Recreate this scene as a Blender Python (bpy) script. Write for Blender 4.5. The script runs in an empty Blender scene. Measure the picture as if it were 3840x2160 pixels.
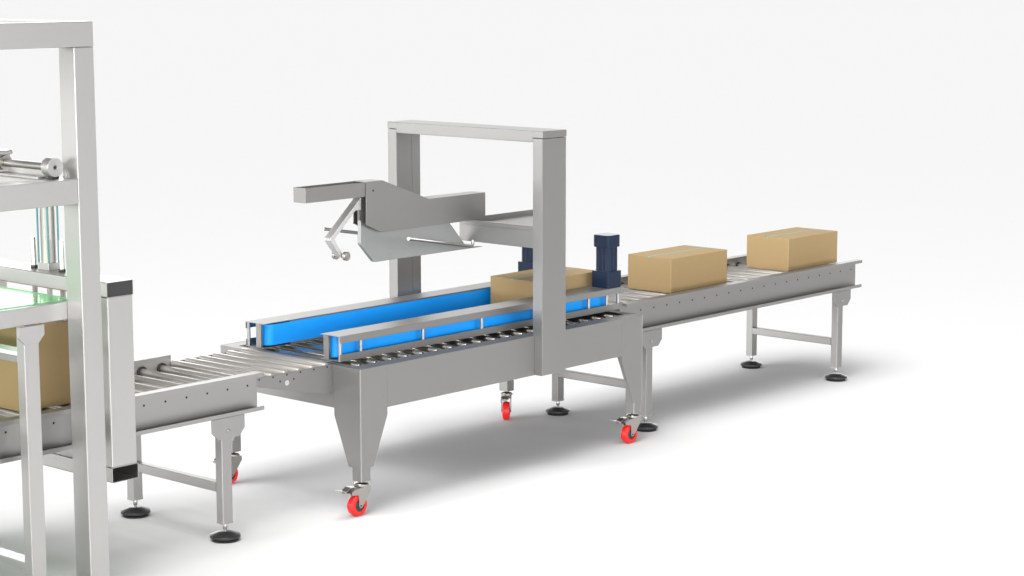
import bpy, bmesh, math, random
from mathutils import Vector, Matrix
random.seed(7)
scn = bpy.context.scene
col = scn.collection
PI = math.pi

# ------------------------------------------------------------------ camera
yaw, pitch, roll = -0.8401994504666868, -0.14967151206690418, -0.0015546231256968021
fwd = Vector((-math.sin(yaw)*math.cos(pitch), math.cos(yaw)*math.cos(pitch), math.sin(pitch)))
rt = Vector((math.cos(yaw), math.sin(yaw), 0)); up = rt.cross(fwd)
r2 = rt*math.cos(roll) + up*math.sin(roll); u2 = up*math.cos(roll) - rt*math.sin(roll)
cam_d = bpy.data.cameras.new('camera'); cam = bpy.data.objects.new('camera', cam_d); col.objects.link(cam)
M = Matrix((r2, u2, -fwd)).transposed().to_4x4(); M.translation = Vector((-6.568948, -6.831544, 2.507901))
cam.matrix_world = M
cam_d.sensor_width = 36; cam_d.lens = 7790.37/3840*36
cam_d.clip_start = 0.1; cam_d.clip_end = 2000
scn.camera = cam

# ------------------------------------------------------------------ world: a studio dome with soft boxes
W = bpy.data.worlds.new('World'); scn.world = W; W.use_nodes = True
nt = W.node_tree; nt.nodes.clear(); L = nt.links
def N(t, **k):
    n = nt.nodes.new(t)
    for a, b in k.items(): setattr(n, a, b)
    return n
def mth(op, a, b=None, c=None, clamp=False):
    n = N('ShaderNodeMath', operation=op); n.use_clamp = clamp
    for i, v in enumerate((a, b, c)):
        if v is None: continue
        if isinstance(v, (int, float)): n.inputs[i].default_value = v
        else: L.new(v, n.inputs[i])
    return n.outputs[0]
tc = N('ShaderNodeTexCoord'); sx = N('ShaderNodeSeparateXYZ'); L.new(tc.outputs['Generated'], sx.inputs[0])
az = mth('MULTIPLY', mth('ARCTAN2', sx.outputs[0], sx.outputs[1]), 180/PI)   # degrees, 0 = +Y, 90 = +X
el = mth('MULTIPLY', mth('ARCSINE', sx.outputs[2]), 180/PI)
def lobe(a0, hw, soft, e0, e1, esoft, val):
    d = mth('ABSOLUTE', mth('WRAP', mth('SUBTRACT', az, a0), -180.0, 180.0))
    h = mth('DIVIDE', mth('SUBTRACT', hw+soft, d), 2*soft, clamp=True)
    em, eh = (e0+e1)/2, (e1-e0)/2
    v = mth('DIVIDE', mth('SUBTRACT', eh+esoft, mth('ABSOLUTE', mth('SUBTRACT', el, em))), 2*esoft, clamp=True)
    h = mth('SMOOTH_MIN', h, 1.0, 0.2)
    return mth('MULTIPLY', mth('MULTIPLY', h, v), val)
BASE = 0.05
LOBES = [(14, 26, 5, -20, 14, 5, 8.0),      # window-like soft box ahead left: whitens the near top faces
         (83, 26, 6, -20, 13, 5, 8.0),      # second box ahead right
         (49, 14, 4, -20, 20, 5, 2.6),      # dimmer gap between them
         (-79, 32, 10, -20, 14, 6, 12.0),   # broad box to the left: lights the end faces
         (0, 180, 1, 34, 130, 12, 0.26),    # dim dome fill
         (204, 42, 8, -20, 14, 6, 10.5)]   # box behind the camera
KEY_DIR = Vector((-0.52, -0.06, 1.0)).normalized(); KEY = 6.2   # large overhead dome light, a little behind
tot = None
for lb in LOBES:
    v = lobe(*lb); tot = v if tot is None else mth('ADD', tot, v)
tot = mth('ADD', tot, BASE)
dp_ = N('ShaderNodeVectorMath', operation='DOT_PRODUCT'); L.new(tc.outputs['Generated'], dp_.inputs[0]); dp_.inputs[1].default_value = KEY_DIR
kd = N('ShaderNodeMapRange', interpolation_type='SMOOTHSTEP'); L.new(dp_.outputs['Value'], kd.inputs[0])
kd.inputs[1].default_value = math.cos(math.radians(32)); kd.inputs[2].default_value = math.cos(math.radians(11))
tot = mth('ADD', tot, mth('MULTIPLY', kd.outputs[0], KEY))
cmb = N('ShaderNodeCombineXYZ')
for i, k in enumerate((1.0, 1.0, 0.997)): L.new(mth('MULTIPLY', tot, k), cmb.inputs[i])
bg = N('ShaderNodeBackground'); L.new(cmb.outputs[0], bg.inputs[0]); bg.inputs[1].default_value = 1.0
L.new(bg.outputs[0], N('ShaderNodeOutputWorld').inputs[0])

# ------------------------------------------------------------------ key light: one big overhead soft box, slightly behind and left
def area(name, loc, target, sx_, sy_, power, color=(1, 1, 1)):
    ld = bpy.data.lights.new(name, 'AREA'); ld.shape = 'RECTANGLE'; ld.size = sx_; ld.size_y = sy_
    ld.energy = power; ld.color = color
    o = bpy.data.objects.new(name, ld); col.objects.link(o); o.location = loc
    o.rotation_euler = (Vector(target)-Vector(loc)).to_track_quat('-Z', 'Y').to_euler()
    return o
area('overhead_softbox', (-0.9, -0.2, 7.5), (0.8, 0.0, 0), 4.0, 3.5, 290, (1.0, 0.995, 0.99))

scn.view_settings.view_transform = 'Standard'; scn.view_settings.look = 'None'
scn.view_settings.exposure = 0.0; scn.view_settings.gamma = 1.0
scn.render.engine = 'CYCLES'
scn.cycles.max_bounces = 10; scn.cycles.transparent_max_bounces = 16
scn.cycles.sample_clamp_indirect = 6

# ------------------------------------------------------------------ materials
def mat(name, base, metallic=0.0, rough=0.5, noise=0.0, nscale=40, bump=0.0, bscale=200, stretch=(1, 1, 1), rnoise=0.0, coat=0.0, spec=None):
    m = bpy.data.materials.new(name); m.use_nodes = True; t = m.node_tree; b = t.nodes['Principled BSDF']
    b.inputs['Base Color'].default_value = (*base, 1); b.inputs['Metallic'].default_value = metallic
    b.inputs['Roughness'].default_value = rough
    if coat: b.inputs['Coat Weight'].default_value = coat; b.inputs['Coat Roughness'].default_value = .08
    if spec is not None: b.inputs['Specular IOR Level'].default_value = spec
    if noise or rnoise or bump:
        c = t.nodes.new('ShaderNodeTexCoord'); mp = t.nodes.new('ShaderNodeMapping'); t.links.new(c.outputs['Object'], mp.inputs[0])
        mp.inputs['Scale'].default_value = stretch
        nz = t.nodes.new('ShaderNodeTexNoise'); nz.inputs['Scale'].default_value = nscale; nz.inputs['Detail'].default_value = 5
        t.links.new(mp.outputs[0], nz.inputs['Vector'])
        if noise:
            mr = t.nodes.new('ShaderNodeMapRange'); t.links.new(nz.outputs[0], mr.inputs[0])
            mr.inputs[1].default_value = .25; mr.inputs[2].default_value = .75
            mr.inputs[3].default_value = 1-noise; mr.inputs[4].default_value = 1+noise
            mx = t.nodes.new('ShaderNodeVectorMath'); mx.operation = 'SCALE'; mx.inputs[0].default_value = base
            t.links.new(mr.outputs[0], mx.inputs['Scale']); t.links.new(mx.outputs[0], b.inputs['Base Color'])
        if rnoise:
            m2 = t.nodes.new('ShaderNodeMapRange'); t.links.new(nz.outputs[0], m2.inputs[0])
            m2.inputs[1].default_value = .25; m2.inputs[2].default_value = .75
            m2.inputs[3].default_value = rough-rnoise; m2.inputs[4].default_value = rough+rnoise
            t.links.new(m2.outputs[0], b.inputs['Roughness'])
        if bump:
            n2 = t.nodes.new('ShaderNodeTexNoise'); n2.inputs['Scale'].default_value = bscale; n2.inputs['Detail'].default_value = 3
            t.links.new(mp.outputs[0], n2.inputs['Vector'])
            bp = t.nodes.new('ShaderNodeBump'); bp.inputs['Strength'].default_value = bump; bp.inputs['Distance'].default_value = .0006
            t.links.new(n2.outputs[0], bp.inputs['Height']); t.links.new(bp.outputs[0], b.inputs['Normal'])
    return m
STEEL = mat('brushed_steel_dim', (.30, .296, .289), 1, .46, noise=.025, nscale=180, rnoise=.02)  # steel darkened for the dimmer light at centre and right
STEELC = mat('steel_half_lit', (.37, .365, .357), 1, .44, noise=.025, nscale=180, rnoise=.02)  # same steel in a middle tone, for the half-lit left conveyor
STEELF = mat('frame_steel_lit', (.50, .493, .482), 1, .40, noise=.02, nscale=160, rnoise=.02)  # same steel lightened, for the stronger light on the left frames
STEELP = mat('satin_roller_steel', (.52, .495, .465), .85, .36, noise=.02, nscale=90, stretch=(1, .1, 1))
STEELD = mat('cast_steel', (.40, .38, .355), 1, .3, noise=.04, nscale=120)
ALU = mat('galvanised_plate', (.395, .405, .405), 1, .5, noise=.05, nscale=130, stretch=(1, 1, 2), rnoise=.04)
ALUW = mat('white_lit_face', (.75, .75, .74), .2, .4, noise=.03, nscale=60)  # white that paints the bright lit face of the table rail
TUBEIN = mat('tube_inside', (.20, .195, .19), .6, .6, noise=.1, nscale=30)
CARD = mat('cardboard', (.292, .207, .104), 0, .85, noise=.05, nscale=260, bump=.35, bscale=380, spec=.15)
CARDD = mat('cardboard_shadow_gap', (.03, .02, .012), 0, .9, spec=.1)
TAPE = mat('turquoise_tape', (.04, .40, .45), 0, .7)
BLUE = mat('blue_belt', (.005, .285, .82), 0, .42, noise=.02, nscale=60, spec=.3)
RED = mat('red_polyurethane', (.62, .010, .009), 0, .42, noise=.03, nscale=80)
DARK = mat('dark_hub_and_tube_shade', (.028, .028, .030), 0, .45, noise=.1, nscale=90)
BLACK = mat('black_rubber', (.012, .012, .013), 0, .42, noise=.15, nscale=60)
HOLE = mat('dark_socket', (.02, .02, .02), .3, .5)
SATIN = mat('satin_lever_steel', (.66, .655, .645), 1, .5, noise=.03, nscale=120)
BEDR = mat('bed_roller_steel', (.40, .385, .36), 1, .27, noise=.03, nscale=90, stretch=(1, .1, 1))
RODS = mat('polished_rod_steel', (.42, .413, .404), 1, .34, noise=.02, nscale=90)
NAVY = mat('navy_motor_paint', (.0065, .015, .036), 0, .28, noise=.05, nscale=50, spec=.22)
TEAL = mat('teal_tie_rod', (.08, .26, .28), .2, .3)
CAP = mat('grey_end_cap', (.33, .33, .33), .7, .5)
FLOOR = mat('white_studio_floor', (.60, .60, .60), 0, .9, noise=.004, nscale=3, spec=.0)
GREEN = bpy.data.materials.new('green_acrylic'); GREEN.use_nodes = True
_t = GREEN.node_tree; _b = _t.nodes['Principled BSDF']; _o = _t.nodes['Material Output']
_b.inputs['Base Color'].default_value = (.30, .60, .34, 1); _b.inputs['Roughness'].default_value = .12
_b.inputs['Specular IOR Level'].default_value = .35
_tr = _t.nodes.new('ShaderNodeBsdfTransparent'); _tr.inputs[0].default_value = (.50, .86, .55, 1)
_n = _t.nodes.new('ShaderNodeTexNoise'); _n.inputs['Scale'].default_value = 3
_r = _t.nodes.new('ShaderNodeMapRange'); _r.inputs[3].default_value = .42; _r.inputs[4].default_value = .48
_mx = _t.nodes.new('ShaderNodeMixShader')
_t.links.new(_n.outputs[0], _r.inputs[0]); _t.links.new(_r.outputs[0], _mx.inputs[0])
_t.links.new(_tr.outputs[0], _mx.inputs[1]); _t.links.new(_b.outputs[0], _mx.inputs[2]); _t.links.new(_mx.outputs[0], _o.inputs[0])

# ------------------------------------------------------------------ mesh helpers (world coordinates, re-based on build)
class MB:
    def __init__(s): s.bm = bmesh.new(); s.smooth = False
    def _add(s, b2, bev, seg):
        if bev:
            es = [e for e in b2.edges if len(e.link_faces) == 2 and e.calc_face_angle(0) > .35]
            bmesh.ops.bevel(b2, geom=es, offset=bev, segments=seg, affect='EDGES', profile=.6, clamp_overlap=True)
        me = bpy.data.meshes.new('_'); b2.to_mesh(me); b2.free(); s.bm.from_mesh(me); bpy.data.meshes.remove(me)
        return s
    def box(s, x0, x1, y0, y1, z0, z1, bev=.0015, seg=2):
        b = bmesh.new(); bmesh.ops.create_cube(b, size=1)
        for v in b.verts: v.co = Vector(((x0+x1)/2+v.co.x*(x1-x0), (y0+y1)/2+v.co.y*(y1-y0), (z0+z1)/2+v.co.z*(z1-z0)))
        return s._add(b, bev, seg)
    def prism(s, pts, axis, a, b_, bev=.001, seg=2, holes=()):
        """polygon in the plane across `axis` ('x': (y,z), 'y': (x,z), 'z': (x,y)) extruded from a to b_"""
        def P(p, t): return Vector({'x': (t, p[0], p[1]), 'y': (p[0], t, p[1]), 'z': (p[0], p[1], t)}[axis])
        b = bmesh.new()
        v0 = [b.verts.new(P(p, a)) for p in pts]; v1 = [b.verts.new(P(p, b_)) for p in pts]
        if not holes:
            b.faces.new(v0); b.faces.new(v1[::-1])
        n = len(pts)
        for i in range(n): b.faces.new((v0[i], v1[i], v1[(i+1) % n], v0[(i+1) % n]))
        for h in holes:
            w0 = [b.verts.new(P(p, a)) for p in h]; w1 = [b.verts.new(P(p, b_)) for p in h]; m = len(h)
            for i in range(m): b.faces.new((w0[i], w0[(i+1) % m], w1[(i+1) % m], w1[i]))
            if m == n:
                for i in range(n):
                    j = (i+1) % n
                    b.faces.new((v0[i], v0[j], w0[j], w0[i])); b.faces.new((v1[i], w1[i], w1[j], v1[j]))
        if holes and not all(len(h) == n for h in holes):
            for vv, hs in ((v0, 0), (v1, 1)):
                pass
        bmesh.ops.recalc_face_normals(b, faces=b.faces)
        return s._add(b, bev, seg)
    def cyl(s, p0, p1, r, r1=None, n=32, bev=0, cap=True):
        p0, p1 = Vector(p0), Vector(p1); d = p1-p0; b = bmesh.new()
        bmesh.ops.create_cone(b, cap_ends=cap, segments=n, radius1=r, radius2=r if r1 is None else r1, depth=d.length)
        q = d.to_track_quat('Z', 'Y').to_matrix().to_4x4(); q.translation = (p0+p1)/2
        bmesh.ops.transform(b, matrix=q, verts=b.verts)
        for f in b.faces: f.smooth = len(f.verts) == 4
        if bev:
            es = [e for e in b.edges if len(e.link_faces) == 2 and e.calc_face_angle(0) > .8]
            bmesh.ops.bevel(b, geom=es, offset=bev, segments=2, affect='EDGES', profile=.5)
        return s._add(b, 0, 0)
    def lathe(s, c, prof, axis='z', n=40):
        """closed profile [(r, h)...] turned about an axis through c"""
        b = bmesh.new(); rings = []
        for k in range(n):
            a = 2*PI*k/n; ca, sa = math.cos(a), math.sin(a); ring = []
            for r, h in prof:
                q = {'z': (r*ca, r*sa, h), 'y': (r*ca, h, r*sa), 'x': (h, r*ca, r*sa)}[axis]
                ring.append(b.verts.new(Vector(c)+Vector(q)))
            rings.append(ring)
        m = len(prof)
        for k in range(n):
            A, B = rings[k], rings[(k+1) % n]
            for i in range(m):
                j = (i+1) % m
                if prof[i][0] < 1e-6 and prof[j][0] < 1e-6: continue
                f = b.faces.new((A[i], B[i], B[j], A[j])); f.smooth = True
        bmesh.ops.remove_doubles(b, verts=b.verts, dist=1e-6)
        bmesh.ops.recalc_face_normals(b, faces=b.faces)
        for e in b.edges:
            if len(e.link_faces) == 2 and e.calc_face_angle(0) > .6: e.smooth = False
        return s._add(b, 0, 0)
    def tube(s, pts, r, n=20):
        pts = [Vector(p) for p in pts]; b = bmesh.new(); rings = []; nrm = None
        for i, p in enumerate(pts):
            t = ((pts[min(i+1, len(pts)-1)]-p).normalized()+(p-pts[max(i-1, 0)]).normalized()).normalized()
            if nrm is None: nrm = t.orthogonal().normalized()
            nrm = (nrm-t*nrm.dot(t)).normalized(); bn = t.cross(nrm)
            rings.append([b.verts.new(p+(nrm*math.cos(2*PI*k/n)+bn*math.sin(2*PI*k/n))*r) for k in range(n)])
        for A, B in zip(rings, rings[1:]):
            for k in range(n): b.faces.new((A[k], A[(k+1) % n], B[(k+1) % n], B[k])).smooth = True
        b.faces.new(rings[0][::-1]); b.faces.new(rings[-1])
        return s._add(b, 0, 0)
    def xf(s, m): bmesh.ops.transform(s.bm, matrix=m, verts=s.bm.verts); return s
    def build(s, name, m, parent=None, extra=()):
        me = bpy.data.meshes.new(name)
        base = Vector((0, 0, 0)); p = parent
        while p is not None: base += p.location; p = p.parent
        bmesh.ops.translate(s.bm, vec=-base, verts=s.bm.verts)
        s.bm.to_mesh(me); s.bm.free(); me.materials.append(m)
        if any(p.use_smooth for p in me.polygons): me.set_sharp_from_angle(angle=math.radians(32))
        for e in extra: me.materials.append(e)
        o = bpy.data.objects.new(name, me); col.objects.link(o); o.parent = parent
        return o
def thing(name, loc, label, cat, group=None):
    o = bpy.data.objects.new(name, None); col.objects.link(o); o.location = loc; o.empty_display_size = .1
    o['label'] = label; o['category'] = cat
    if group: o['group'] = group
    return o
def dup(o, dx=(0, 0, 0), parent=None, rot=None):
    c = o.copy(); col.objects.link(c); c.parent = parent if parent is not None else o.parent
    c.location = o.location+Vector(dx)
    for ch in list(o.children):
        d = ch.copy(); col.objects.link(d); d.parent = c
    return c
def rrect(x0, x1, y0, y1, r, n=4):
    pts = []
    for cx, cy, a0 in ((x1-r, y1-r, 0), (x0+r, y1-r, 90), (x0+r, y0+r, 180), (x1-r, y0+r, 270)):
        for k in range(n+1):
            a = math.radians(a0+90*k/n); pts.append((cx+r*math.cos(a), cy+r*math.sin(a)))
    return pts
def hollow(mb, axis, x0, x1, y0, y1, a, b, t=.003, r=.006):
    return mb.prism(rrect(x0, x1, y0, y1, r), axis, a, b, bev=0, holes=[rrect(x0+t, x1-t, y0+t, y1-t, max(r-t, .001))])

# ------------------------------------------------------------------ setting: one endless white floor
fl = MB()
_v = [fl.bm.verts.new(p) for p in ((-600, -600, 0), (600, -600, 0), (600, 600, 0), (-600, 600, 0))]; fl.bm.faces.new(_v)
flo = fl.build('studio_floor', FLOOR); flo['kind'] = 'structure'

# ------------------------------------------------------------------ shared parts
YC = .495
def levelling_foot(parent, x, y, ztube):
    MB().cyl((x, y, ztube-.004), (x, y, ztube-.028), .0105, n=24, bev=.001).build('foot_sleeve', STEELD, parent)
    MB().cyl((x, y, ztube-.026), (x, y, .035), .0065, n=20).build('foot_stem', STEELD, parent)
    p = [(0, .0), (.060, .0), (.062, .008), (.056, .0115), (.066, .0135), (.0695, .016), (.0695, .0245), (.0675, .027), (.030, .0395), (.028, .0405), (0, .0405)]
    MB().lathe((x, y, 0), p, n=56).build('foot_pad', BLACK, parent)

def bracket_poly(xc, zt):
    return [(xc-.095, zt), (xc+.095, zt), (xc+.095, zt-.060), (xc+.063, zt-.095), (xc-.058, zt-.095), (xc-.095, zt-.060)]

def roller_conveyor(name, x0, x1, holes, legs, label, STEEL):
    T = thing(name, ((x0+x1)/2, YC, 0), label, 'roller conveyor', 'roller conveyors either side of the carton sealer')
    yn, yw = .1398, .1884; zt, zb = .7378, .5664; t = .004
    # channel rails: web with flanges turned outwards and short lips
    for sgn in (1, -1):
        def Y(y): return y if sgn > 0 else 2*YC-y
        prof = [(Y(yn), zt-.0188), (Y(yn), zt), (Y(yw+t), zt), (Y(yw+t), zb), (Y(yn), zb), (Y(yn), zb+.0188), (Y(yn+t), zb+.0188), (Y(yn+t), zb+t), (Y(yw), zb+t), (Y(yw), zt-t), (Y(yn+t), zt-t), (Y(yn+t), zt-.0188)]
        rail = MB().prism(prof, 'x', x0, x1, bev=.0012).build('side_rail', STEEL, T)
        proto = None
        for hx in holes:
            if proto is None:
                proto = MB().cyl((hx, Y(yw-.0006), .679), (hx, Y(yw+.002), .679), .0052, n=18).build('axle_hole', HOLE, rail); px = hx
            else: dup(proto, (hx-px, 0, 0))
    # rollers
    proto = None
    for hx in holes:
        if proto is None:
            proto = MB().cyl((hx, yw+t+.006, .679), (hx, 2*YC-yw-t-.006, .679), .0188, n=36, bev=.002).build('roller', STEELP, T); px = hx
            for ya, yb in ((yw+t+.0005, yw+t+.0055), (2*YC-yw-t-.0055, 2*YC-yw-t-.0005)):
                MB().cyl((hx, ya, .679), (hx, yb, .679), .029, n=36, bev=.001).build('bearing_ring', BLACK, proto)
        else: dup(proto, (hx-px, 0, 0))
    if x0 > 0: MB().box(x0+.01, x1-.03, yw+t+.001, 2*YC-yw-t-.001, .600, .603, bev=0).build('shadow_pan', TUBEIN, T)  # unseen pan, added to deepen the shadow on the floor
    for lx in legs:
        for sgn in (1, -1):
            def Y(y): return y if sgn > 0 else 2*YC-y
            ya, yb = sorted((Y(.1500), Y(.1500+.046)))
            leg = hollow(MB(), 'z', lx-.029, lx+.029, ya, yb, .086, zb-.002, r=.004).build('leg', STEEL, T)
            MB().box(lx-.0288, lx+.0288, ya+.0002, yb-.0002, .0775, .0862, bev=.0008).build('end_cap', CAP, leg)
            levelling_foot(leg, lx, (ya+yb)/2, .080)
            yq = sorted((Y(.1435), Y(.1490)))
            br = MB().prism(bracket_poly(lx+.008, zb-.002), 'y', *yq, bev=.0012).build('bracket', STEEL, T)
            y_out = Y(.1435)
            MB().cyl((lx+.008, y_out+.001*sgn, .502), (lx+.008, y_out-.0035*sgn, .502), .0115, n=6, bev=.001).build('bolt', STEELC, br)
        hollow(MB(), 'y', lx-.0285, lx+.012, .2225, .266, .197, 2*YC-.197, r=.004).build('cross_bar', STEEL, T)
    return T
ch = [-1.1058-.1169*k for k in range(12, 0, -1)]+[-1.1058+.1169*k for k in range(6)]
C_ = roller_conveyor('roller_conveyor', -2.62, -.4652, ch, [-2.40, -.683],
    'shorter stainless roller conveyor at left, ending before the red wheeled machine', STEELC)
R_ = roller_conveyor('roller_conveyor', 2.1463, 4.5009, [2.3289+.1177*k for k in range(19)], [2.362, 4.280],
    'long stainless roller conveyor at right carrying two cardboard cartons', STEEL)

# ------------------------------------------------------------------ carton sealer
LX, WY, ZT, ZB = 2.1089, .9898, .70, .4968
S_ = thing('carton_sealer', (LX/2, YC, 0), 'stainless carton sealing machine on red caster wheels with blue side belts and tall arch', 'packing machine')
def MY(y, s): return y if s > 0 else WY-y
t = .003
for s in (1, -1):
    # long side panel with the turned-in top flange
    ya = sorted((MY(0, s), MY(t, s)))
    pan = MB().box(.1775, 1.9314, *ya, ZB, ZT, bev=.001)
    yb = sorted((MY(t, s), MY(.084, s))); pan.box(.0035, LX-.0035, *yb, ZT-t, ZT, bev=.0008)
    pan = pan.build('side_panel', STEEL, S_)
# end panels with the notch for the infeed
for xa, xb, nm in ((0, t, 0), (LX-t, LX, 1)):
    e = MB().box(xa, xb, .1795, WY-.1795, ZB, ZT, bev=.001)
    xf = (xa+t, xa+.045) if nm == 0 else (xb-.045, xb-t)
    e.box(*xf, .0845, WY-.0845, ZT-t, ZT, bev=.0008)
    e.build('end_panel', STEEL, S_)
def corner_leg(xs, s):
    """corner leg: two tapered plates wrapped over a square tube"""
    X = (lambda x: x) if xs > 0 else (lambda x: LX-x)
    ya = sorted((MY(0, s)-.0 if s > 0 else MY(0, s), MY(t, s)))
    py = [(X(0), ZT+.0005), (X(.1765), ZT+.0005), (X(.1765), .463), (X(.080), .2278), (X(0), .2278)]
    px = [(MY(t, s), ZT+.0005), (MY(.1785, s), ZT+.0005), (MY(.1785, s), .462), (MY(.084, s), .2278), (MY(t, s), .2278)]
    mb = MB().prism(py, 'y', *ya, bev=.001)
    xa = sorted((X(.0002), X(t))); mb.prism(px, 'x', *xa, bev=.0008)
    o = mb.build('leg_plate', STEEL, S_)
    MB().cyl((X(.0036), MY(.0036, s), .2279), (X(.0036), MY(.0036, s), ZT+.0004), .0042, n=20).build('corner_seam', STEELC, o)
    for (dx, dz) in ((.036, .6735), (.152, .6735), (.036, .556), (.152, .556)):
        MB().cyl((X(dx), MY(.0005, s), dz), (X(dx), MY(-.0012, s), dz), .004, n=14, bev=.0005).build('rivet', STEEL, o)
        if xs > 0: MB().cyl((X(.0005), MY(dx, s), dz), (X(-.0012), MY(dx, s), dz), .004, n=14, bev=.0005).build('rivet', STEEL, o)
    x_ = sorted((X(.0035), X(.0655))); y_ = sorted((MY(.0035, s), MY(.0655, s)))
    hollow(MB(), 'z', x_[0], x_[1], y_[0], y_[1], .1634, ZT-.01, r=.005).build('leg_tube', STEEL, S_)
for xs in (1, -1):
    for s in (1, -1): corner_leg(xs, s)

def caster(x, y, rot):
    """braked swivel caster trailing towards -X, turned by rot about its pin"""
    rm = Matrix.Translation((x, y, 0)) @ Matrix.Rotation(rot, 4, 'Z')
    # fork: two cheeks, a rounded back and a top plate
    w = .0245; cx = -.031; cz = .0519
    cheek = [(-.088, .1245), (-.066, .1345), (-.020, .1400), (.034, .1400), (.036, .118), (.013, .088), (-.020, .046)]
    cheek += [(cx+.0115*math.cos(a), cz-.0115*math.sin(a)) for a in (.35, .9, 1.57, 2.2, 2.9)]
    cheek += [(cx-.0125, .098), (cx-.018, .106), (-.086, .1105)]
    f = MB()
    for s in (1, -1):
        f.prism(cheek, 'y', *sorted((s*w, s*(w+.003))), bev=.0008)
    back = [(.008, -w-.003), (.030, -w-.001), (.0365, -.010), (.0365, .010), (.030, w+.001), (.008, w+.003), (.008, w), (.027, w-.003), (.0325, .009), (.0325, -.009), (.027, -w+.003), (.008, -w)]
    b = bmesh.new()
    lo, hi = [], []
    for px_, py_ in back:
        zlow = .088+(px_-.013)*1.30 if px_ > .013 else .088
        lo.append(b.verts.new((px_, py_, zlow))); hi.append(b.verts.new((px_, py_, .1397)))
    n = len(back)
    for i in range(n): b.faces.new((lo[i], lo[(i+1) % n], hi[(i+1) % n], hi[i]))
    b.faces.new(lo[::-1]); b.faces.new(hi); bmesh.ops.recalc_face_normals(b, faces=b.faces); f._add(b, 0, 0)
    f.box(-.050, .026, -w, w, .1365, .1395, bev=.001)
    fk = f.xf(rm).build('caster', STEELD, S_)
    MB().lathe((0, 0, 0), [(0, .140), (.033, .140), (.0355, .1415), (.0355, .150), (.0335, .1525), (.024, .1555), (0, .1555)], n=44).xf(rm).build('swivel_ring', STEELD, fk)
    MB().cyl((0, 0, .1545), (0, 0, .165), .012, n=20).xf(rm).build('swivel_pin', HOLE, fk)
    R = .0519
    MB().lathe((cx, 0, cz), [(.029, -.0200), (.041, -.0200), (.0480, -.0180), (.0507, -.0140), (R, -.008), (R, .008), (.0507, .0140), (.0480, .0180), (.041, .0200), (.029, .0200)], 'y', n=56).xf(rm).build('tyre', RED, fk)
    MB().lathe((cx, 0, cz), [(.0, -.018), (.014, -.0225), (.016, -.0180), (.0288, -.0165), (.0288, .0165), (.016, .0180), (.014, .0225), (0, .018)], 'y', n=40).xf(rm).build('wheel_hub', DARK, fk)
    MB().cyl((cx, -w-.0045, cz), (cx, w+.0045, cz), .004, n=16).xf(rm).build('axle', HOLE, fk)
    # brake pedal: folded sheet
    prof = [(-.052, .1420), (-.086, .1445), (-.112, .1320), (-.124, .1335), (-.168, .1440), (-.1685, .1465), (-.124, .1360), (-.1115, .1347), (-.086, .1475), (-.052, .1450)]
    MB().prism(prof, 'y', -.0195, .0195, bev=.0008).xf(rm).build('brake_pedal', STEELD, fk)
    MB().box(-.118, -.104, -.012, .012, .121, .132, bev=.002).xf(rm).build('brake_pad', STEELD, fk)
tu = .0345
caster(tu, tu, 0); caster(LX-tu, tu, math.radians(-4)); caster(tu, WY-tu, 0); caster(LX-tu, WY-tu, math.radians(38))

# rollers of the machine bed
pr = None; xr = .1
k = 0
while xr+.1047*k < LX-.05:
    x = xr+.1047*k
    if pr is None:
        pr = MB().cyl((x, .098, .684), (x, WY-.098, .684), .0185, n=36, bev=.003).build('bed_roller', BEDR, S_)
        for ya, yb in ((.0855, .0975), (WY-.0975, WY-.0855)):
            MB().cyl((x, ya, .684), (x, yb, .684), .012, n=24, bev=.002).build('roller_cap', CAP, pr)
    else: dup(pr, (.1047*k, 0, 0))
    k += 1
for s in (1, -1):
    MB().box(.02, LX-.02, *sorted((MY(.0815, s), MY(.0845, s))), .652, ZT-.0035, bev=.0008).build('bearing_strip', STEEL, S_)
MB().box(.62, LX-.012, .0865, WY-.0865, .600, .603, bev=0).build('bed_shadow_pan', TUBEIN, S_)  # added out of sight so the bed casts a darker shadow
# infeed extension: two tapered plates, rollers between
for s in (1, -1):
    pl = [(-.4640, .7045), (.0, .7045), (.0, .5665), (-.0386, .5656), (-.4640, .6625)]
    y_ = sorted((MY(.1884, s), MY(.1924, s)))
    o = MB().prism([(p[0]-.0005, p[1]) for p in pl], 'y', *y_, bev=.0012).build('infeed_plate', STEEL, S_)
    yo = MY(.1884, s)
    for x, z, r in [(x, .695, .0048) for x in (-.4515, -.3672, -.283, -.1993, -.1152, -.0305)]+[(-.3253, .6694, .0048), (-.241, .669, .0048)]:
        MB().cyl((x, yo-.0006*s, z), (x, yo+.002*s, z), r, n=16).build('axle_hole', HOLE, o)
    MB().cyl((-.2828, yo-.0006*s, .6567), (-.2828, yo+.002*s, .6567), .0125, n=28).build('round_opening', SATIN, o)
pr = None
for k in range(6):
    x = -.4515+.0842*k
    if pr is None: pr = MB().cyl((x, .1935, .695), (x, WY-.1935, .695), .0185, n=36, bev=.0015).build('infeed_roller', STEELP, S_)
    else: dup(pr, (.0842*k, 0, 0))

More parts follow.
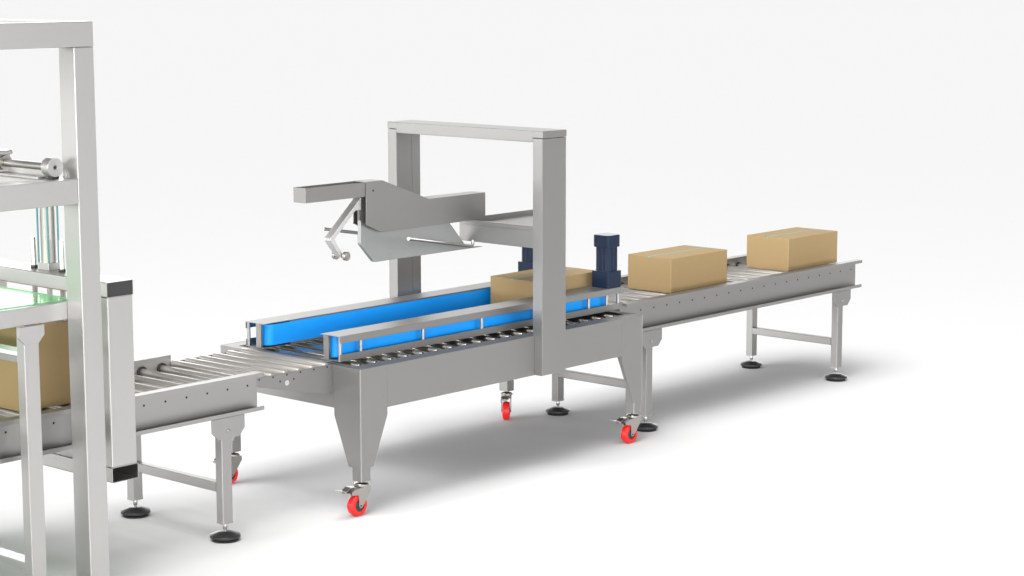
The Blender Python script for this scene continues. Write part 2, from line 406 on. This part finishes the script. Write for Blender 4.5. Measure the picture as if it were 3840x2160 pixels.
# side belt units
def side_belt(s):
    Y = lambda y: MY(y, s)
    x0, x1 = .026, 2.141; z0, z1 = .7125, .8335
    b = lambda mb, xa, xb, ya, yb, za, zb, bev=.001: mb.box(xa, xb, *sorted((Y(ya), Y(yb))), za, zb, bev=bev)
    fr = MB()
    b(fr, x0, x1, .1612, .2925, z1-.0032, z1)                 # top plate
    b(fr, x0, x1, .1612, .2925, z0, z0+.003)                  # bottom plate
    b(fr, x0+.001, x1, .1602, .1632, .7995, z1-.0005)         # outer lips
    b(fr, x0+.001, x1, .1602, .1632, z0+.0005, .7465)
    b(fr, .20, x1, .2895, .2925, z1-.015, z1-.0035)           # inner lips
    b(fr, .20, x1, .2895, .2925, z0+.0035, z0+.012)
    f = fr.build('side_belt_frame', STEEL, S_)
    pb = MB(); b(pb, x0-.0005, x0+.012, .238, .2725, z0+.0005, z1+.0005); pb = pb.build('end_post', STEEL, f)
    for z in (.8215, .7225):
        MB().cyl((x0-.001, Y(.2615), z), (x0-.0025, Y(.2615), z), .0035, n=14).build('screw', STEELD, f)
    pb = MB(); b(pb, x0+.012, x0+.017, .165, .172, z0+.003, z1-.003); pb.build('end_strip', STEEL, f)
    # belt loop: a closed band round two pulleys
    r = .0445; yc = Y(.253); xa, xb = .095, 2.045; h0, h1 = .724, .8255
    loop = [(xa+r*math.cos(a), yc+r*math.sin(a)) for a in [PI/2+PI*k/20 for k in range(21)]]
    loop += [(xb+r*math.cos(a), yc+r*math.sin(a)) for a in [-PI/2+PI*k/20 for k in range(21)]]
    r_ = r-.004
    inn = [(xa+r_*math.cos(a), yc+r_*math.sin(a)) for a in [PI/2+PI*k/20 for k in range(21)]]
    inn += [(xb+r_*math.cos(a), yc+r_*math.sin(a)) for a in [-PI/2+PI*k/20 for k in range(21)]]
    o = MB().prism(loop, 'z', h0, h1, bev=0, holes=[inn]).build('belt', BLUE, f)
    for p in o.data.polygons:
        if abs(p.normal.z) < .5: p.use_smooth = True
    o.data.set_sharp_from_angle(angle=math.radians(30))
    for x in (xa, xb):
        MB().cyl((x, yc, h0+.003), (x, yc, h1-.004), r_-.001, n=32).build('pulley', HOLE, f)
    pp = None
    for x in (.0375, .172, .594, 1.017, 1.44, 1.859, 2.011, 2.107):
        rr = .0085
        if pp is None: pp = MB().cyl((x, Y(.1715), z0+.003), (x, Y(.1715), z1-.003), rr, n=20).build('spacer_rod', STEELC, f); p0 = x
        else: dup(pp, (x-p0, 0, 0))
    pp = None
    for x in (.0555, .194, .6177, 1.0405, 1.4745, 1.86):
        for y in (.190, .272):
            if x < .06 and y > .2: continue
            if pp is None: pp = MB().cyl((x, Y(y), z1-.001), (x, Y(y), z1+.0008), .0048, n=16).build('plate_screw', STEELD, f); p0 = (x, Y(y))
            else: dup(pp, (x-p0[0], Y(y)-p0[1], 0))
    # drive motor
    ym = Y(.2258); xm = 2.0763; a = .0585; zt = z1
    g = MB().prism(rrect(xm-a, xm+a, ym-a, ym+a, .010, 5), 'z', zt+.0003, zt+.0905, bev=.0015).build('drive_motor', NAVY, f)
    g['label'] = 'glossy navy motor'
    prof = []
    nseg = 72
    for k in range(nseg):
        q = 2*PI*k/nseg
        rr = .0475+(.0040 if (k//3) % 2 == 0 else 0)
        # squarish body with ribs
        sq = 1/max(abs(math.cos(q)), abs(math.sin(q)))
        rr = min(rr*sq, .0560+(.0014 if (k//2) % 2 else 0))
        prof.append((xm+rr*math.cos(q), ym+rr*math.sin(q)))
    ob = MB().prism(prof, 'z', zt+.0903, zt+.2200, bev=0)
    return f, g, ob, (xm, ym, zt)
BELT_UNITS = []
for s in (1, -1):
    f, g, ob, (xm, ym, zt) = side_belt(s)
    # housing and cap are pieces of the same motor mesh depth: attached beside it on the frame
    h = ob.build('motor_housing', NAVY, f)
    c = .0560
    MB().prism(rrect(xm-c, xm+c, ym-c, ym+c, .022, 6), 'z', zt+.2202, zt+.2860, bev=.003).build('motor_cap', NAVY, f)
    g.parent = f

# arch
xp, dp = 1.2275, .1822
for ya, yb in ((-.0503, .0124), (.9774, 1.0401)):
    m = MB(); yy = (ya, yb)
    near = ya < .5
    # C section, open towards the outlet side
    m.box(xp, xp+dp, ya if near else yb-.003, ya+.003 if near else yb, .4985, 1.699, bev=.0028)
    m.box(xp, xp+.003, ya+.003 if near else ya, yb if near else yb-.003, .4985, 1.699, bev=.001)
    m.box(xp+.003, xp+dp*.64, yb-.003 if near else ya, yb if near else ya+.003, .4985, 1.699, bev=.0008)
    m.box(xp+dp*.66, xp+dp-.0005, yb-.0045 if near else ya+.0015, yb-.0015 if near else ya+.0045, .4985, 1.699, bev=.0008)
    m.box(xp+dp-.003, xp+dp, ya+.003 if near else ya+.0045, yb-.0045 if near else yb-.003, .4985, 1.699, bev=.0008)
    m.build('arch_post', STEEL, S_)
bm_ = MB().prism([(-.0523, 1.7363), (-.0523, 1.7012), (.0135, 1.7012), (.0135, 1.6793), (.9763, 1.6793), (.9763, 1.7012), (1.0421, 1.7012), (1.0421, 1.7363)], 'x', xp-.001, xp+dp+.003, bev=.0025)
bm_.build('arch_beam', STEEL, S_)
MB().box(xp-.0005, xp+.0025, -.0498, -.0005, .4975, .7005, bev=.0008).build('arch_foot_plate', STEEL, S_)

# carriage between the posts
cr = MB()
poly = [(1.25, .0128), (1.25, .5405), (1.93, .5405), (1.42, .0128)]
cr.prism(poly, 'z', 1.1413, 1.229, bev=.0015)
cr.box(1.2501, 1.2700, .0128, .5404, 1.2292, 1.2528, bev=.0012)
cr.box(1.2702, 1.93, .5375, .5404, 1.2292, 1.2528, bev=.0008)
cr.build('head_carriage', STEEL, S_)
# taping head hood: two cheeks joined by bent tops
yh0, yh1 = .4485, .5415
cheek = [(.489, 1.508), (.6037, 1.5067), (.9275, 1.3895), (1.3497, 1.389), (1.3497, 1.2527), (.6027, 1.2503), (.5628, 1.2631), (.4866, 1.2959)]
hd = MB().prism(cheek, 'y', yh0, yh0+.003, bev=.0006).prism(cheek, 'y', yh1-.003, yh1, bev=.0006)
hd.box(.4895, .6030, yh0+.003, yh1-.003, 1.5045, 1.5072, bev=.0004)
top = [(.93, 1.3865), (1.3497, 1.3862), (1.3497, 1.3888), (.93, 1.3892)]
hd.prism(top, 'y', yh0+.003, yh1-.003, bev=.0003)
hd.box(1.3467, 1.3495, yh0+.003, yh1-.003, 1.2535, 1.3860, bev=.0004)
hd.box(.93, 1.3465, yh0+.003, yh1-.003, 1.2535, 1.2560, bev=.0004)
hood = hd.build('tape_head_hood', STEEL, S_)
MB().cyl((.5363, yh0-.0008, 1.4615), (.5363, yh0+.004, 1.4615), .0052, n=18).build('pivot_hole', HOLE, hood)
# nose channel, open on top
ns = MB(); x0, x1, za, zb = .0935, .60, 1.4347, 1.5062
ns.box(x0, x1, .4530, .4560, za, zb, bev=.0008).box(x0, x1, .5340, .5370, za, zb, bev=.0008)
ns.box(x0, x1, .4561, .5339, za, za+.003, bev=.0005).box(x0-.0015, x0+.0015, .4525, .5375, za-.0003, zb+.0005, bev=.001)
ns.build('tape_arm', STEEL, S_)
# guide fin
fin = [(.484, 1.315), (.4815, 1.205), (.4835, 1.1955), (.570, 1.1040), (.580, 1.1), (1.373, 1.1), (1.344, 1.1045), (1.25, 1.1095), (1.2334, 1.122), (1.12, 1.243), (1.12, 1.315)]
MB().prism(fin, 'y', .4835, .5065, bev=.0012).build('guide_fin', ALU, S_)
# roller lever
lev = [(.4777, 1.4325), (.2728, 1.2512), (.2690, 1.2440), (.2700, 1.2350), (.3369, 1.1500), (.3560, 1.1440), (.3560, 1.1560), (.3010, 1.2300), (.2975, 1.2380), (.2998, 1.2450), (.438, 1.3695), (.4766, 1.3694)]
lv = MB().prism(lev, 'y', .4725, .5175, bev=.0015).build('roller_lever', SATIN, S_)
for ya, yb in ((.4470, .4690), (.5210, .5430)):
    MB().lathe((.3577, 0, 1.1545), [(0, ya), (.014, ya), (.0145, ya+.0015), (.0200, ya+.0015), (.0225, ya+.004), (.0225, yb-.004), (.020, yb-.0015), (.0145, yb-.0015), (.014, yb), (0, yb)], 'y', n=36).build('press_roller', STEELD, lv)
MB().cyl((.3577, .4475, 1.1545), (.3577, .5425, 1.1545), .0055, n=16).build('roller_pin', STEELD, lv)
MB().box(.486, .70, .4950, .5100, 1.300, 1.430, bev=.001).build('inner_block', TUBEIN, hood)
# flap guide rods
for s in (1, -1):
    A = Vector((1.24, YC-.045*s, 1.117)); B = Vector((.522, YC-.300*s, 1.246)); d = (A-B).normalized()
    pts = [B, B+d*.003]+[A-d*.012, A-d*.004, A+Vector((.006, 0, .004)), A+Vector((.012, 0, .012)), A+Vector((.015, 0, .032))]
    rod = MB().tube([B+d*.002]+pts[2:], .0088)
    rod.build('flap_rod', RODS, S_)

# ------------------------------------------------------------------ cartons
def carton(x0, y0, z0, l, w, h, label, tape=True):
    T = thing('cardboard_carton', (x0+l/2, y0+w/2, z0), label, 'box', 'cardboard cartons moving down the line')
    body = MB().prism(rrect(x0, x0+l, y0, y0+w, .007, 4), 'z', z0+.004, z0+h, bev=.0025).build('carton_body', CARD, T)
    MB().box(x0+.02, x0+l-.02, y0+.02, y0+w-.02, z0+.0002, z0+.0042, bev=0).build('bottom_gap_shade', CARDD, T)  # near-black slab paints the shade gap under the carton
    if tape:
        yc = y0+w/2
        MB().box(x0-.0006, x0+l+.0006, yc-.0032, yc+.0032, z0+h-.0002, z0+h+.0006, bev=0).build('tape_strip', TAPE, T)
        MB().box(x0-.0008, x0-.0001, yc-.006, yc+.006, z0+h-.006, z0+h+.0005, bev=0).build('tape_tab', TAPE, T)
    return T
carton(1.607, .3365, .7030, .5465, .317, .199, 'cardboard carton squeezed between the blue belts under the steel arch')
carton(2.7929, .336, .6980, .5465, .3180, .2034, 'cardboard carton on the right conveyor, the one nearest the navy motors')
carton(3.9747, .3371, .6980, .5477, .3158, .2042, 'cardboard carton at the far right end of the roller conveyor')
carton(-1.597, .378, .6980, .40, .255, .356, 'tall cardboard carton behind the steel posts at the far left', tape=False)

# ------------------------------------------------------------------ press frame around the left conveyor
P_ = thing('press_frame', (-1.36, YC, 0), 'steel gate of rectangular tubes straddling the left conveyor, dark open tube ends', 'machine frame')
for ya, yb in ((.001, .100), (.889, .989)):
    hollow(MB(), 'z', -1.4245, -1.2935, ya, yb, .4930, 1.2012, r=.006).build('post', STEELF, P_)
for za, zb, nm in ((1.2025, 1.2670, 'top_tube'), (.4265, .4917, 'bottom_tube')):
    tb = hollow(MB(), 'y', -1.4262, -1.2915, za, zb, -.0008, .991, r=.006, t=.0025).build(nm, STEELF, P_)
    yb_ = .006 if nm == 'top_tube' else .30
    MB().box(-1.4235, -1.2942, yb_, yb_+.01, za+.0027, zb-.0027, bev=0).build('tube_end_shade', DARK if nm == 'top_tube' else TUBEIN, tb)  # dark plate stands in for the shade inside the open tube
cy = MB().cyl((-1.347, .5, 1.299), (-1.347, .5, 1.570), .0310, n=40).build('pneumatic_cylinder', STEELD, P_)
MB().box(-1.3765, -1.3172, .4617, .5390, 1.2672, 1.2986, bev=.0015).build('cylinder_base', STEELF, cy)
MB().box(-1.3765, -1.3172, .4617, .5390, 1.5702, 1.600, bev=.0015).build('cylinder_head', STEELF, cy)
for dx in (-.0265, .0265):
    for dy in (-.0355, .0355):
        MB().cyl((-1.347+dx, .5+dy, 1.2988), (-1.347+dx, .5+dy, 1.570), .0042, n=14).build('tie_rod', TEAL, cy)
MB().cyl((-1.347, .5, 1.058), (-1.347, .5, 1.2022), .011, n=24).build('piston_rod', RODS, cy)
for y in (.389, .588):
    g = MB().cyl((-1.36, y, 1.058), (-1.36, y, 1.402), .0112, n=28, bev=.001).build('guide_rod', STEELD, P_)
    MB().cyl((-1.36, y, 1.2672), (-1.36, y, 1.2805), .0150, n=28, bev=.001).build('rod_collar', BLACK, g)
    MB().cyl((-1.36, y, 1.2022), (-1.36, y, 1.1995), .016, n=24).build('rod_bushing', STEELD, g)

# ------------------------------------------------------------------ tall frame at the far left
F_ = thing('tall_machine_frame', (-2.4, YC, 0), 'tallest square-tube steel frame, cut off by the left edge of the photo', 'machine frame')
fx = (-1.6225, -1.5275); fx2 = (-3.30, -3.205)
for xa, xb in (fx, fx2):
    for ya, yb in ((-.0995, .0005), (.9895, 1.0895)):
        pst = MB().box(xa, xb, ya, yb, .062, 2.2290, bev=.0035, seg=3).build('post', STEELF, F_)
        levelling_foot(pst, (xa+xb)/2, (ya+yb)/2, .066)
for ya, yb in ((-.0995, .0005), (.9895, 1.0895)):
    MB().box(-3.3005, -1.5262, ya-.0006, yb, 2.2298, 2.3294, bev=.0045, seg=3).build('top_beam', STEELF, F_)
    MB().box(-3.2045, -1.6230, ya, yb-.0005, 1.6135, 1.7125, bev=.0040, seg=3).build('middle_beam', STEELF, F_)
for xa, xb in ((-1.626, -1.5270), (-2.46, -2.36)):
    MB().box(xa, xb, .0015, .9885, 2.2300, 2.3290, bev=.0035).build('top_crossbeam', STEELF, F_)
MB().box(-1.745, -1.6240, .0010, .9890, 1.6140, 1.7110, bev=.003).build('middle_crossbeam', STEELF, F_)
hc = MB().cyl((-1.690, .0, 1.7596), (-1.690, .62, 1.7596), .0150, n=32).build('sliding_rod', RODS, F_)
MB().lathe((-1.690, 0, 1.7596), [(.0085, -.030), (.0085, -.0445), (.012, -.0448), (.012, -.048), (.036, -.048), (.0378, -.0465), (.0378, -.024), (.0365, -.0235), (.0365, -.0225), (.0378, -.022), (.0378, -.002), (.036, 0), (0, 0), (0, -.030)], 'y', n=56).build('rod_end_disc', STEELF, hc)
MB().cyl((-1.690, -.0285, 1.7596), (-1.690, -.036, 1.7596), .0060, n=6).build('socket_screw', HOLE, hc)
MB().box(-1.730, -1.672, .020, .985, 1.7113, 1.7205, bev=.001).build('slide_rail', STEELF, F_)
MB().box(-1.672, -1.664, .020, .985, 1.7113, 1.7440, bev=.001).build('rail_guard', STEELF, F_)
MB().box(-1.700, -1.665, -.035, -.004, 1.7126, 1.7230, bev=.001).build('disc_rest', BLACK, F_)
sl = MB().box(-1.75, -1.659, .30, .44, 1.7210, 1.7915, bev=.002).build('slide_block', STEELF, F_)
MB().box(-1.79, -1.656, .285, .46, 1.7918, 1.8085, bev=.004).build('slide_plate', STEELF, sl)
MB().lathe((-1.690, 0, 1.7596), [(.0155, .285), (.030, .285), (.030, .2998), (.0155, .2998)], 'y', n=40).build('slide_ring', STEELD, sl)

# ------------------------------------------------------------------ work table with green acrylic top
T_ = thing('acrylic_top_table', (-2.2, YC, 0), 'steel table with transparent green sheet top over the tall carton', 'table')
for ya, yb in ((.0008, .047), (.943, .989)):
    MB().box(-2.9, -1.575, ya, yb, 1.1400, 1.2104, bev=.0025).build('side_beam', STEELF, T_)
MB().box(-2.85, -1.566, .040, .950, 1.2109, 1.2149, bev=.0004).build('acrylic_sheet', GREEN, T_)
for lx in (-1.799, -2.75):
    for s in (1, -1):
        Y = lambda y: MY(y, s)
        y_ = sorted((Y(.0010), Y(.0520)))
        lg = MB().box(lx-.0345, lx+.0345, *y_, .086, 1.1392, bev=.0022).build('leg', STEELF, T_)
        MB().box(lx-.0343, lx+.0343, y_[0]+.0002, y_[1]-.0002, .0775, .0858, bev=.0008).build('end_cap', CAP, lg)
        levelling_foot(lg, lx, (y_[0]+y_[1])/2, .080)
        yq = sorted((Y(-.0090), Y(.0005)))
        xc = lx-.0055
        MB().prism([(xc-.0625, 1.1365), (xc+.0625, 1.1365), (xc+.0625, 1.096), (xc+.033, 1.0636), (xc-.0305, 1.0636), (xc-.0625, 1.0966)], 'y', *yq, bev=.0012).build('bracket', STEELF, T_)
    MB().box(lx-.0335, lx+.0330, .053, WY-.053, .1362, .1660, bev=.002).build('cross_bar', STEELF, T_)
    if lx > -2:
        MB().box(lx-.0335, lx+.0300, .053, WY-.053, .9852, 1.0110, bev=.002).build('middle_rail', STEELC, T_)
        MB().box(lx-.0300, lx+.0290, .053, WY-.053, 1.0114, 1.0300, bev=.002).build('lit_face_strip', ALUW, T_)  # white strip stands in for the rail's bright glossy face
